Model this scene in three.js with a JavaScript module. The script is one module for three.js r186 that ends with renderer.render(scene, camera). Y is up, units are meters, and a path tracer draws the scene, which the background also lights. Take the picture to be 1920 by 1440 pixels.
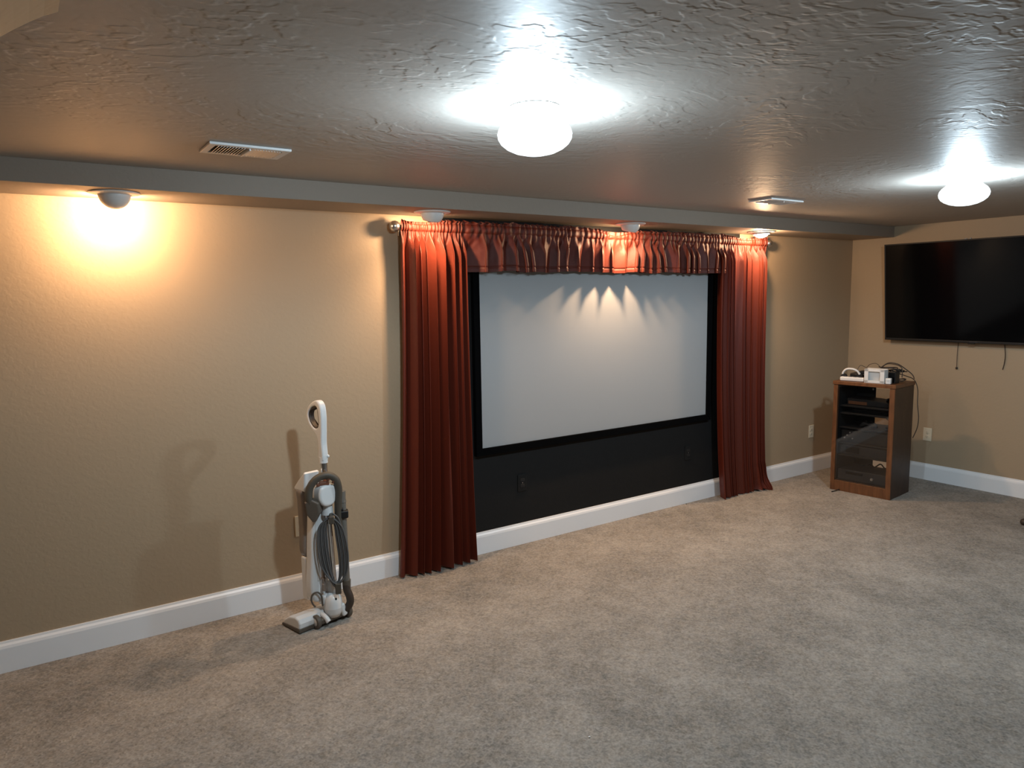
import * as THREE from 'three';
import { RoundedBoxGeometry } from 'three/addons/geometries/RoundedBoxGeometry.js';
import { mergeGeometries, mergeVertices, toCreasedNormals } from 'three/addons/utils/BufferGeometryUtils.js';

// ---------------------------------------------------------------- camera, light, exposure
const scene = new THREE.Scene();
scene.background = new THREE.Color(0x000000);
const camera = new THREE.PerspectiveCamera(THREE.MathUtils.radToDeg(2 * Math.atan(720 / 1345.6)), 4 / 3, 0.05, 40);
camera.position.set(-6.4567, 1.65, 3.838);
camera.rotation.set(THREE.MathUtils.degToRad(-6.9418), THREE.MathUtils.degToRad(-34.0749), THREE.MathUtils.degToRad(-0.8514), 'YXZ');
scene.add(camera);
const renderer = new THREE.WebGLRenderer({ antialias: true });
renderer.toneMapping = THREE.LinearToneMapping;
renderer.toneMappingExposure = 1.0;
renderer.shadowMap.enabled = true;
const LAMP_COLOR = new THREE.Color().setRGB(0.695, 0.875, 1.0), LAMP_POWER = 2.6, LAMP_DOWN = 4.1;
const SPOT_COLOR = new THREE.Color().setRGB(1.0, 0.645, 0.37), SPOT_POWER = 2.0, SPOT_BEAM = 3.8;
const ROOM = { H: 2.2164, soffitY: 2.1233, soffitZ: 0.3839, left: -9.6, front: 6.4 };

// ---------------------------------------------------------------- helpers
const flat = (g) => (g.index ? g.toNonIndexed() : g);
let seed = 12345;
const rnd = () => { seed = (seed + 0x6d2b79f5) | 0; let t = Math.imul(seed ^ (seed >>> 15), 1 | seed); t = (t + Math.imul(t ^ (t >>> 7), 61 | t)) ^ t; return ((t ^ (t >>> 14)) >>> 0) / 4294967296; };
const rr = (a, b) => a + (b - a) * rnd();
const V = (x, y, z = 0) => new THREE.Vector3(x, y, z);
const clamp = THREE.MathUtils.clamp, sstep = (x, a, b) => THREE.MathUtils.smoothstep(x, a, b), lerp = THREE.MathUtils.lerp;
const taken = new Map();
function numbered(name) { const n = taken.get(name) ?? 0; taken.set(name, n + 1); return n ? name + '_' + String(n).padStart(3, '0') : name; }
function thing(name, label, category, pos = [0, 0, 0], turn = 0, group) {
  const o = new THREE.Group(); o.name = numbered(name); o.position.set(...pos); o.rotation.y = turn;
  o.userData = { label, category }; if (group) o.userData.group = group;
  scene.add(o); return o;
}
function part(name, geo, mat, parent, label) {
  const m = new THREE.Mesh(Array.isArray(geo) ? merge(geo) : geo, mat);
  const same = parent.children.filter((c) => c.name.replace(/_\d{3}$/, '') === name).length;
  m.name = same ? name + '_' + String(same).padStart(3, '0') : name;
  if (label) m.userData.label = label;
  parent.add(m); return m;
}
function struct(name, geo, mat, label) { const m = new THREE.Mesh(Array.isArray(geo) ? merge(geo) : geo, mat); m.name = numbered(name); m.userData.kind = 'structure'; if (label) m.userData.label = label; scene.add(m); return m; }
function merge(list) { return mergeGeometries(list.map((g) => { const q = g.index ? g.toNonIndexed() : g; for (const k of Object.keys(q.attributes)) if (!['position', 'normal', 'uv'].includes(k)) q.deleteAttribute(k); return q; })); }
// a plain block between two corners, uv in metres
function block(x0, y0, z0, x1, y1, z1) {
  const g = new THREE.BoxGeometry(x1 - x0, y1 - y0, z1 - z0).toNonIndexed(); g.translate((x0 + x1) / 2, (y0 + y1) / 2, (z0 + z1) / 2); return metric(g);
}
function metric(g) {
  const p = g.attributes.position, n = g.attributes.normal, uv = new Float32Array(p.count * 2);
  for (let i = 0; i < p.count; i++) {
    const ax = Math.abs(n.getX(i)), ay = Math.abs(n.getY(i)), az = Math.abs(n.getZ(i));
    if (ay >= ax && ay >= az) { uv[2 * i] = p.getX(i); uv[2 * i + 1] = p.getZ(i); }
    else if (ax >= az) { uv[2 * i] = p.getZ(i); uv[2 * i + 1] = p.getY(i); }
    else { uv[2 * i] = p.getX(i); uv[2 * i + 1] = p.getY(i); }
  }
  g.setAttribute('uv', new THREE.BufferAttribute(uv, 2)); return g;
}
function rbox(w, h, d, r, x = 0, y = 0, z = 0, s = 3) { const g = new RoundedBoxGeometry(w, h, d, s, r); g.translate(x, y, z); return g; }
function cyl(r0, r1, h, x = 0, y = 0, z = 0, seg = 32) { const g = new THREE.CylinderGeometry(r0, r1, h, seg); g.translate(x, y, z); return g; }
function tube(pts, r, n = 64, seg = 10, closed = false) { return new THREE.TubeGeometry(new THREE.CatmullRomCurve3(pts.map((p) => V(...p)), closed, 'centripetal'), n, r, seg, closed); }
function lathe(pts, seg = 64) { return new THREE.LatheGeometry(pts.map((p) => new THREE.Vector2(p[0], p[1])), seg); }
function extrude(shape, depth, bevel = 0, seg = 3, curve = 16) {
  const g = new THREE.ExtrudeGeometry(shape, { depth: depth - 2 * bevel, bevelEnabled: bevel > 0, bevelThickness: bevel, bevelSize: bevel, bevelOffset: -bevel, bevelSegments: seg, curveSegments: curve });
  g.translate(0, 0, -(depth - 2 * bevel) / 2); return g;
}
function spline(pts) { const s = new THREE.Shape(); s.setFromPoints(new THREE.CatmullRomCurve3(pts.map((p) => V(p[0], p[1])), true, 'centripetal').getPoints(pts.length * 8)); return s; }
function poly(pts) { return new THREE.Shape(pts.map((p) => new THREE.Vector2(...p))); }

// periodic noise on a tile
function makeNoise(s0) {
  const perm = new Uint16Array(512), val = new Float32Array(256); let s = s0;
  const r = () => { s = (Math.imul(s, 1664525) + 1013904223) >>> 0; return s / 4294967296; };
  const a = [...Array(256).keys()]; for (let i = 255; i > 0; i--) { const j = Math.floor(r() * (i + 1)); [a[i], a[j]] = [a[j], a[i]]; }
  for (let i = 0; i < 512; i++) perm[i] = a[i & 255]; for (let i = 0; i < 256; i++) val[i] = r();
  return (x, y, px, py) => {
    const ix = Math.floor(x), iy = Math.floor(y), fx = x - ix, fy = y - iy, u = fx * fx * (3 - 2 * fx), v = fy * fy * (3 - 2 * fy);
    const m = (n, p) => ((n % p) + p) % p, h = (i, j) => val[perm[(perm[m(i, px) & 255] + m(j, py)) & 255]];
    return lerp(lerp(h(ix, iy), h(ix + 1, iy), u), lerp(h(ix, iy + 1), h(ix + 1, iy + 1), u), v);
  };
}
function fbm(n, u, v, fx, fy, oct) { let s = 0, a = 0.5, t = 0; for (let i = 0; i < oct; i++) { s += a * n(u * fx, v * fy, fx, fy); t += a; fx *= 2; fy *= 2; a *= 0.5; } return s / t; }
function texture(size, metres, fn, color = false) {
  const d = new Uint8Array(size * size * 4);
  for (let y = 0; y < size; y++) for (let x = 0; x < size; x++) {
    const c = fn((x + 0.5) / size, (y + 0.5) / size), o = (y * size + x) * 4;
    if (color) for (let k = 0; k < 3; k++) d[o + k] = clamp(Math.round(255 * (c[k] <= 0.0031308 ? 12.92 * c[k] : 1.055 * Math.pow(c[k], 1 / 2.4) - 0.055)), 0, 255);
    else d[o] = d[o + 1] = d[o + 2] = clamp(Math.round(255 * c), 0, 255);
    d[o + 3] = 255;
  }
  const t = new THREE.DataTexture(d, size, size); t.wrapS = t.wrapT = THREE.RepeatWrapping; t.magFilter = THREE.LinearFilter; t.minFilter = THREE.LinearMipmapLinearFilter; t.generateMipmaps = true;
  if (color) t.colorSpace = THREE.SRGBColorSpace;
  t.repeat.set(1 / metres, 1 / metres); t.needsUpdate = true; return t;
}
const N1 = makeNoise(7), N2 = makeNoise(91), N3 = makeNoise(417), N4 = makeNoise(2024);

// ---------------------------------------------------------------- materials
const std = (r, g, b, rough = 0.6, extra = {}) => { const m = new THREE.MeshStandardMaterial({ roughness: rough, ...extra }); m.color.setRGB(r, g, b); return m; };
const phys = (r, g, b, rough = 0.6, extra = {}) => { const m = new THREE.MeshPhysicalMaterial({ roughness: rough, ...extra }); m.color.setRGB(r, g, b); return m; };

// hand-trowelled ceiling: flat-topped smears in patches, thin ridges between
const trowel = texture(1536, 3.2, (u, v) => {
  const wx = fbm(N1, u, v, 7, 7, 3) - 0.5, wy = fbm(N2, u, v, 7, 7, 3) - 0.5;
  const a = u + wx * 0.07, b = v + wy * 0.07;
  const smear = fbm(N3, a, b, 60, 104, 3), patch = sstep(fbm(N2, u, v, 6, 7, 3), 0.40, 0.60);
  const islands = sstep(smear, 0.46, 0.60) * (0.22 + 0.78 * patch), fine = fbm(N1, u, v, 190, 190, 2), flecks = sstep(fbm(N4, a, b, 120, 170, 2), 0.60, 0.80);
  return 0.12 + 0.52 * islands + 0.20 * flecks * (0.3 + 0.7 * patch) + 0.14 * fine;
});
const peel = texture(1024, 1.6, (u, v) => 0.5 * sstep(fbm(N1, u, v, 110, 110, 2), 0.35, 0.7) + 0.3 * fbm(N2, u, v, 40, 40, 3) + 0.2 * fbm(N3, u, v, 300, 300, 1));
const M = {};
M.ceiling = std(0.45, 0.41, 0.368, 0.54, { bumpMap: trowel, bumpScale: 0.0017 });
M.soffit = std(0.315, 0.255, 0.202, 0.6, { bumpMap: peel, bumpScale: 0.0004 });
M.wall = std(0.42, 0.310, 0.200, 0.6, { bumpMap: peel, bumpScale: 0.0004 });
M.wallDark = phys(0.0050, 0.0049, 0.0050, 0.8, { specularIntensity: 0.7, bumpMap: peel, bumpScale: 0.0004 });
M.trim = std(0.90, 0.90, 0.91, 0.38);
// carpet: twisted pile, each tuft its own tone
const tuft = (u, v) => 0.55 * N1(u * 330, v * 330, 330, 330) + 0.45 * N2(u * 170, v * 170, 170, 170);
const carpetColor = texture(1536, 1.9, (u, v) => {
  const t = tuft(u, v), mid = fbm(N3, u, v, 26, 26, 3), big = fbm(N4, u, v, 5, 5, 3);
  const speck = sstep(N4(u * 200 + 3, v * 200, 200, 200), 0.84, 0.97) * 0.28;
  const k = (0.64 + 0.50 * (t - 0.5) + 0.26 * (mid - 0.5) + 0.26 * (big - 0.5)) * (1 - speck) * 1.58;
  const w = 0.04 * (N2(u * 90, v * 90, 90, 90) - 0.5);
  return [0.264 * k + w * 0.3, 0.233 * k, 0.200 * k - w * 0.3].map((c) => clamp(c, 0.01, 1));
}, true);
const carpetBump = texture(1536, 1.9, (u, v) => 0.75 * tuft(u, v) + 0.25 * fbm(N3, u, v, 26, 26, 3));
M.carpet = std(1, 1, 1, 0.95, { map: carpetColor, bumpMap: carpetBump, bumpScale: 0.0035 });
M.screen = std(0.355, 0.363, 0.370, 0.8);
M.velvet = phys(0.0018, 0.002, 0.0024, 1.0, { specularIntensity: 0.12 });
const weave = texture(512, 0.12, (u, v) => 0.5 + 0.25 * Math.sin(u * 2 * Math.PI * 80) * Math.sin(v * 2 * Math.PI * 60) + 0.25 * (N1(u * 60, v * 20, 60, 20) - 0.5));
M.curtain = phys(0.108, 0.0168, 0.0078, 0.50, { specularIntensity: 0.7, side: THREE.DoubleSide, bumpMap: weave, bumpScale: 0.0003 });
M.steel = std(0.62, 0.61, 0.60, 0.28, { metalness: 1 });
M.chrome = std(0.75, 0.77, 0.80, 0.12, { metalness: 1 });
M.whitePlastic = std(0.76, 0.755, 0.745, 0.35);
M.white = std(0.72, 0.71, 0.69, 0.45);
M.cream = std(0.66, 0.58, 0.44, 0.4);
M.blackPlastic = std(0.008, 0.008, 0.0085, 0.5);
M.black = std(0.006, 0.006, 0.0065, 0.7);
M.greyBrown = std(0.105, 0.085, 0.066, 0.5);
M.hose = std(0.075, 0.062, 0.046, 0.55);
M.darkBrown = std(0.045, 0.030, 0.022, 0.55);
M.wand = std(0.16, 0.145, 0.125, 0.45);
M.cord = std(0.100, 0.096, 0.095, 0.5);
M.cover = phys(0.23, 0.185, 0.155, 0.3, { clearcoat: 0.3 });
const woodGrain = texture(512, 0.6, (u, v) => {
  const w = u * 9 + 0.55 * fbm(N1, u, v, 3, 2, 3) * 9; const g = 0.5 + 0.5 * Math.sin(w * 2 * Math.PI), f = fbm(N2, u, v, 120, 5, 3);
  const k = 0.72 + 0.22 * g + 0.5 * (f - 0.5); return [0.170 * k, 0.066 * k, 0.024 * k];
}, true);
M.wood = std(1, 1, 1, 0.42, { map: woodGrain });
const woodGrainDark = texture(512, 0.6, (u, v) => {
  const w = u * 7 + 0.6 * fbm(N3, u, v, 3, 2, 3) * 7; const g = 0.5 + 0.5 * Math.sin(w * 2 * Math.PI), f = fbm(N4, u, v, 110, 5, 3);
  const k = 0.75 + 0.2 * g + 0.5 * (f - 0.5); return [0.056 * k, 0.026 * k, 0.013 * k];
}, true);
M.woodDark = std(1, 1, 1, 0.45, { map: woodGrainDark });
M.smoked = phys(0.86, 0.86, 0.86, 0.03, { transmission: 1, thickness: 0, ior: 1.5, specularIntensity: 0.8 });
M.tvGlass = phys(0.0030, 0.0030, 0.0034, 0.10, { ior: 1.5, specularIntensity: 0.45 });
M.globe = phys(0.9, 0.95, 1, 0.35, { emissive: new THREE.Color().setRGB(0.80, 0.95, 1.0), emissiveIntensity: 2.0 });
M.neckGlass = phys(0.85, 0.93, 0.95, 0.35, { emissive: new THREE.Color().setRGB(0.30, 0.62, 0.66), emissiveIntensity: 0.8 });
M.bulbFace = std(1, 0.9, 0.75, 0.5, { emissive: new THREE.Color().setRGB(1.0, 0.80, 0.52), emissiveIntensity: 7 });

// ---------------------------------------------------------------- the room
{
  const { H, left, front, soffitY, soffitZ } = ROOM, T = 0.12;
  const fg = new THREE.PlaneGeometry(-left, front, 1, 1); fg.rotateX(-Math.PI / 2); fg.translate(left / 2, 0, front / 2);
  struct('floor', [metric(flat(fg)), block(left - T, -T, -T, T, -0.002, front + T)], M.carpet, 'beige grey cut pile carpet');
  struct('ceiling', block(left - T, H, -T, T, H + T, front + T), M.ceiling, 'hand-trowelled greige ceiling');
  struct('wall_back', block(left - T, 0, -T, -4.44, H, 0), M.wall, 'tan painted wall left of the curtains');
  struct('wall_back_dark', block(-4.44, 0, -T, -1.62, H, 0), M.wallDark, 'black painted wall panel behind the projection screen');
  struct('wall_back_right', block(-1.62, 0, -T, T, H, 0), M.wall, 'tan painted wall right of the curtains');
  struct('wall_right', block(0, 0, 0, T, H, front + T), M.wall, 'tan painted wall behind the television');
  struct('wall_left', block(left - T, 0, 0, left, H, front + T), M.wall);
  struct('wall_front', block(left, 0, front, 0, H, front + T), M.wall);
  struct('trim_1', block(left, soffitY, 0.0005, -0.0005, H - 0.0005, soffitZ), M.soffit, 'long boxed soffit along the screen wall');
  // added cove: its curve and tan colour imitate warm light on the ceiling
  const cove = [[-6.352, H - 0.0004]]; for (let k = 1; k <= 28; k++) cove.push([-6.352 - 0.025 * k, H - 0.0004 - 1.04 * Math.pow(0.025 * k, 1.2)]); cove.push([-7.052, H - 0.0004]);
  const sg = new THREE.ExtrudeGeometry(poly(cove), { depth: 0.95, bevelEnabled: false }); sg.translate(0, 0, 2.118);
  struct('trim_2', metric(flat(sg)), std(0.33, 0.212, 0.118, 0.6, { bumpMap: trowel, bumpScale: 0.0017 }), 'added tan cove curving down, tinted like warm light on the ceiling');
  // baseboards
  const prof = () => poly([[0, 0], [0.016, 0], [0.016, 0.112], [0.013, 0.124], [0.007, 0.133], [0.005, 0.1435], [0, 0.1435]]);
  const bA = new THREE.ExtrudeGeometry(prof(), { depth: -left - 0.001, bevelEnabled: false }); bA.rotateY(-Math.PI / 2); // profile x -> +z, extrude -> -x
  bA.translate(-0.0005, 0.0005, 0.0005);
  struct('baseboard_back', metric(flat(bA)), M.trim, 'white baseboard along the screen wall');
  const bB = new THREE.ExtrudeGeometry(prof(), { depth: front - 0.03, bevelEnabled: false }); bB.scale(-1, 1, 1); bB.translate(-0.0005, 0.0005, 0.018);
  const bi = flat(bB), pa = bi.attributes.position; // mirrored: turn the faces round again
  for (let i = 0; i < pa.count; i += 3) for (const at of Object.values(bi.attributes)) for (let k = 0; k < at.itemSize; k++) { const a = at.array, t = a[(i + 1) * at.itemSize + k]; a[(i + 1) * at.itemSize + k] = a[(i + 2) * at.itemSize + k]; a[(i + 2) * at.itemSize + k] = t; }
  bi.computeVertexNormals();
  struct('baseboard_right', metric(bi), M.trim, 'white baseboard along the television wall');
}

// ---------------------------------------------------------------- projection screen
{
  const x0 = -4.114, x1 = -2.016, y0 = 0.695, y1 = 1.875, f = 0.046, d = 0.034;
  const t = thing('projection_screen', 'wide pale grey projection screen in a black velvet frame between the red curtains', 'projection screen', [(x0 + x1) / 2, y0 - f, 0]);
  const w = x1 - x0, h = y1 - y0;
  const rail = (len, a, c) => { // mitred rail lying along x, bevelled to the front
    const s = poly([[-len / 2, 0], [len / 2, 0], [len / 2 - f, f], [-len / 2 + f, f]]); const g = extrude(s, d, 0.004, 2); g.translate(0, 0, d / 2 + 0.001); g.rotateZ(a); g.translate(...c); return metric(flat(g));
  };
  part('frame_rail', rail(w + 2 * f, 0, [0, 0, 0]), M.velvet, t); part('frame_rail', rail(w + 2 * f, Math.PI, [0, h + 2 * f, 0]), M.velvet, t);
  part('frame_rail', rail(h + 2 * f, -Math.PI / 2, [-w / 2 - f, h / 2 + f, 0]), M.velvet, t); part('frame_rail', rail(h + 2 * f, Math.PI / 2, [w / 2 + f, h / 2 + f, 0]), M.velvet, t);
  part('screen_fabric', block(-w / 2 - 0.01, f - 0.01, 0.006, w / 2 + 0.01, h + f + 0.01, 0.02), M.screen, t);
}

// ---------------------------------------------------------------- curtains
// a hanging cloth: columns u along the rod, rows v downwards; every fold has its own width, depth and lean
function drape(o) {
  const cols = o.cols, rows = o.rows, pos = [], uv = [], idx = [];
  const nz = (s, k) => { const i = Math.floor(s), f = s - i, h = (q) => { const x = Math.sin(q * 127.1 + k * 311.7) * 43758.5453; return x - Math.floor(x); }; const w = f * f * (3 - 2 * f); return lerp(h(i), h(i + 1), w); };
  for (let j = 0; j <= rows; j++) for (let i = 0; i <= cols; i++) {
    const u = i / cols, v = j / rows, q = o.at(u, v, nz);
    pos.push(q[0], q[1], q[2]); uv.push(u * o.cloth, v * o.tall);
    if (i < cols && j < rows) { const a = j * (cols + 1) + i, b = a + 1, c = a + cols + 1, d = c + 1; idx.push(a, c, b, b, c, d); }
  }
  const g = new THREE.BufferGeometry(); g.setAttribute('position', new THREE.Float32BufferAttribute(pos, 3)); g.setAttribute('uv', new THREE.Float32BufferAttribute(uv, 2)); g.setIndex(idx); g.computeVertexNormals(); return g;
}
const ROD_Y = 2.052, ROD_Z = 0.074;
const pleat = (p) => { const s = Math.sin(p * 2 * Math.PI); return Math.sign(s) * Math.pow(Math.abs(s), 0.88); };
const dip = (x) => 0.055 * (Math.exp(-(((x + 4.536) / 0.085) ** 2)) + Math.exp(-(((x + 3.044) / 0.10) ** 2)) + Math.exp(-(((x + 1.662) / 0.10) ** 2)));
function panel(o) {
  // rows: ruffle above the rod, the sewn pocket round the rod, then the fall
  const { x0t, x1t, x0b, x1b, folds, key } = o;
  return drape({ cols: o.cols, rows: o.rows, cloth: (x1t - x0t) * 2.2, tall: 2, at(u, v, nz) {
    const yTop = 2.113, yHem = o.yHem;
    // uneven spacing of rows: dense near the header
    const vv = v < 0.3 ? v / 0.3 * 0.10 : 0.10 + (v - 0.3) / 0.7 * 0.90;
    let y = lerp(yTop, yHem, vv);
    const fall = clamp((2.03 - y) / (2.03 - yHem), 0, 1);
    const e = sstep(fall, 0, 1);
    let x = lerp(lerp(x0t, x1t, u), lerp(x0b, x1b, u), o.flare(fall));
    const warp = u * folds + 1.25 * (nz(u * folds * 0.62, key) - 0.5) + 0.25 * (nz(u * 7 + fall * 1.5, key + 3) - 0.5) * e;
    const amp = (0.55 + 0.75 * nz(u * folds * 0.5 + 9, key + 1));
    const tight = 0.65 * pleat(u * folds * 2.1 + 1.4 * nz(u * folds * 0.9, key + 5)) + 1.3 * (nz(u * folds * 3.7 + vv * 40, key + 11) - 0.5);
    let z;
    if (y > 2.082) { // ruffle
      const k = (y - 2.082) / 0.031; y -= dip(x) * k; z = ROD_Z + 0.020 + 0.014 * tight * (0.4 + 0.6 * k) - 0.012 * dip(x) / 0.055 * k;
      y -= (0.006 * (1 + tight) + 0.012 * nz(u * folds * 1.2, key + 12)) * k; x += 0.010 * (nz(u * 60, key + 6) - 0.5) * k;
    } else if (y > 2.03) { // pocket
      const k = (y - 2.056) / 0.026; z = ROD_Z + 0.013 + 0.012 * Math.sqrt(Math.max(0, 1 - k * k)) + 0.005 * tight; y -= dip(x) * 0.25 * Math.max(0, k);
    } else {
      const open = sstep(2.03 - y, 0.0, 0.14), a = o.depth * amp;
      z = ROD_Z + 0.012 + lerp(0.006 * tight, a * pleat(warp), open) + 0.010 * open;
      z += 0.010 * (nz(u * folds * 3.1 + fall * 2.0, key + 7) - 0.5) * open;
      z += o.floorOut * Math.pow(fall, 6);
      x += (x1t - x0t) / folds * 0.13 * Math.sin(warp * 4 * Math.PI) * open;
      z = lerp(z, 0.050, 0.8 * (Math.exp(-((u / 0.05) ** 2)) * (o.backLeft ? 1 : 0) + Math.exp(-(((1 - u) / 0.05) ** 2)) * (o.backLeft ? 0 : 1)) * open);
      if (o.crumple && y < 0.24) { const k = (0.24 - y) / 0.24, c = sstep(u, 0.45, 0.9); x += 0.05 * k * c * (nz(u * 9 + k * 3, 77) - 0.25); z += c * 0.030 * k * (nz(k * 5 + u * 5, 72) - 0.35) + c * 0.022 * k * Math.sin(k * 6.5 + u * 9) + 0.018 * k * c; y += c * 0.035 * k * (nz(u * 11 + k * 3, 71) - 0.3); }
    }
    z = Math.max(z, 0.042);
    if (fall > 0.97) y += 0.008 * (nz(u * folds * 1.7, key + 8) - 0.4);
    y = Math.max(y, 0.0015);
    return [x, y, z];
  } });
}
const left_panel = thing('curtain', 'tall dark red satin curtain at the left of the projection screen, nearer the vacuum cleaner', 'curtain', [-4.44, 0, ROD_Z], 0, 'red curtain panels');
{
  const g = panel({ x0t: -4.662, x1t: -4.258, x0b: -4.735, x1b: -4.225, folds: 8.6, key: 3, cols: 330, rows: 190, yHem: 0.012, depth: 0.045, floorOut: 0.0, flare: (f) => f * f, backLeft: true });
  g.translate(4.44, 0, -ROD_Z); part('curtain_cloth', g, M.curtain, left_panel);
}
const right_panel = thing('curtain', 'tall dark red satin curtain right of the projection screen, its hem bunched on the carpet', 'curtain', [-1.66, 0, ROD_Z], 0, 'red curtain panels');
{
  const g = panel({ x0t: -1.985, x1t: -1.392, x0b: -1.90, x1b: -1.335, folds: 10.4, key: 17, cols: 380, rows: 190, yHem: 0.004, depth: 0.045, floorOut: 0.008, flare: (f) => f * f * f, crumple: true });
  g.translate(1.66, 0, -ROD_Z); part('curtain_cloth', g, M.curtain, right_panel);
}
const valance = thing('valance', 'short gathered red satin valance hanging across the top of the projection screen', 'valance', [-3.07, 1.8, ROD_Z]);
{
  const x0 = -4.262, x1 = -1.925, folds = 25;
  const g = drape({ cols: 1000, rows: 70, cloth: 4.6, tall: 0.3, at(u, v, nz) {
    let x = lerp(x0, x1, u), y = lerp(2.112, 1.805, v), z;
    const warp = u * folds + 1.5 * (nz(u * folds * 0.55, 37) - 0.5), tight = 0.65 * pleat(u * folds * 2.3 + 1.6 * nz(u * folds * 0.9, 35)) + 1.3 * (nz(u * folds * 4.1 + v * 9, 43) - 0.5), amp = 0.62 + 0.78 * nz(u * folds * 0.6 + 2, 33);
    if (y > 2.082) { const k = (y - 2.082) / 0.030; y -= dip(x) * 1.0 * k + (0.007 * (1 + tight) + 0.012 * nz(u * folds * 1.3, 44)) * k; z = ROD_Z + 0.018 + 0.014 * tight * (0.4 + 0.6 * k) - 0.014 * dip(x) / 0.055 * k; x += 0.012 * (nz(u * 150, 36) - 0.5) * k; }
    else if (y > 2.030) { const k = (y - 2.056) / 0.026; z = ROD_Z + 0.013 + 0.011 * Math.sqrt(Math.max(0, 1 - k * k)) + 0.006 * tight; y -= dip(x) * 0.4 * Math.max(0, k + 0.3); }
    else {
      const open = sstep(2.034 - y, 0, 0.115), low = sstep(2.030 - y, 0.03, 0.22), lean = 0.9 * (nz(u * folds * 0.45 + 4, 41) - 0.5) * low;
      z = ROD_Z + 0.016 + lerp(0.007 * tight, (0.036 + 0.006 * low) * amp * pleat(warp + lean * 0.5), open) + 0.002 * open;
      z += 0.010 * (nz(u * folds * 3 + v * 2, 37) - 0.5); x += (x1 - x0) / folds * (0.20 * Math.sin((warp + lean * 0.5) * 4 * Math.PI) * open + lean * 0.9);
      if (v > 0.885 && v < 0.93) z -= 0.004 * Math.sin((v - 0.885) / 0.045 * Math.PI); // hem stitching pulls the cloth in
      y += 0.012 * open * (nz(u * folds * 0.9, 39) - 0.5);
    }
    return [x, y, Math.max(z, 0.042)];
  } });
  g.translate(3.07, -1.8, -ROD_Z); part('valance_cloth', g, M.curtain, valance);
}
{
  const t = thing('curtain_rod', 'brushed metal curtain rod with ball finials carrying the red curtains and valance', 'curtain rod', [-3.02, ROD_Y, 0]);
  const rod = cyl(0.0125, 0.0125, 3.26, 0, 0, 0, 24); rod.rotateZ(Math.PI / 2); rod.translate(0, 0, ROD_Z); part('rod', rod, M.steel, t);
  for (const s of [-1, 1]) {
    const f = lathe([[0, 0], [0.014, 0], [0.014, 0.006], [0.010, 0.012], [0.018, 0.018], [0.028, 0.030], [0.0315, 0.044], [0.028, 0.060], [0.017, 0.071], [0, 0.075]], 32);
    f.rotateZ(-s * Math.PI / 2); f.translate(s * 1.625, 0, ROD_Z); part('finial', f, M.steel, t);
    const b = [rbox(0.03, 0.07, 0.006, 0.002, s * 1.60, -0.01, 0.0035), rbox(0.012, 0.012, 0.066, 0.003, s * 1.60, -0.016, 0.036), tube([[s * 1.60, -0.016, 0.064], [s * 1.60, -0.0185, 0.078], [s * 1.60, -0.012, 0.090]], 0.005, 12, 8)];
    part('bracket', b, M.steel, t);
  }
}

// ---------------------------------------------------------------- ceiling lamps
function ceilingLamp(x, z, label) {
  const t = thing('ceiling_lamp', label, 'ceiling lamp', [x, ROOM.H, z], 0, 'mushroom ceiling lamps');
  part('base', lathe([[0, -0.0005], [0.076, -0.0005], [0.077, -0.003], [0.070, -0.006], [0, -0.006]], 48), M.whitePlastic, t);
  for (let k = 0; k < 3; k++) { const r = new THREE.TorusGeometry(0.0795 - 0.0008 * k, 0.0022, 10, 72); r.rotateX(Math.PI / 2); r.translate(0, -0.0105 - 0.009 * k, 0); part('neck_ring', r, M.neckGlass, t); }
  part('globe', lathe([[0.076, -0.0062], [0.0795, -0.009], [0.0785, -0.034], [0.086, -0.042], [0.100, -0.053], [0.1095, -0.066], [0.1135, -0.080], [0.1115, -0.094], [0.103, -0.108], [0.087, -0.121], [0.064, -0.132], [0.036, -0.139], [0.012, -0.1415], [0, -0.142]], 72), M.globe, t, 'glowing opal glass globe');
  const l = new THREE.PointLight(LAMP_COLOR, LAMP_POWER, 0, 2); l.name = 'lamp_glow'; l.position.set(0, -0.080, 0); l.shadow.radius = 2.6; t.add(l);
  const d = new THREE.SpotLight(LAMP_COLOR, LAMP_DOWN, 0, 1.5, 0.2, 2); d.name = 'lamp_glow'; d.position.set(0, -0.085, 0); d.shadow.radius = 2.6; d.target = new THREE.Object3D(); d.target.name = 'aim'; d.target.position.set(0, -1, 0); t.add(d); t.add(d.target);
}
ceilingLamp(-5.13, 2.02, 'lit white mushroom glass lamp on the ceiling, the larger and nearer of the two');
ceilingLamp(-2.45, 2.04, 'lit white mushroom glass lamp on the ceiling in front of the wall television');

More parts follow.
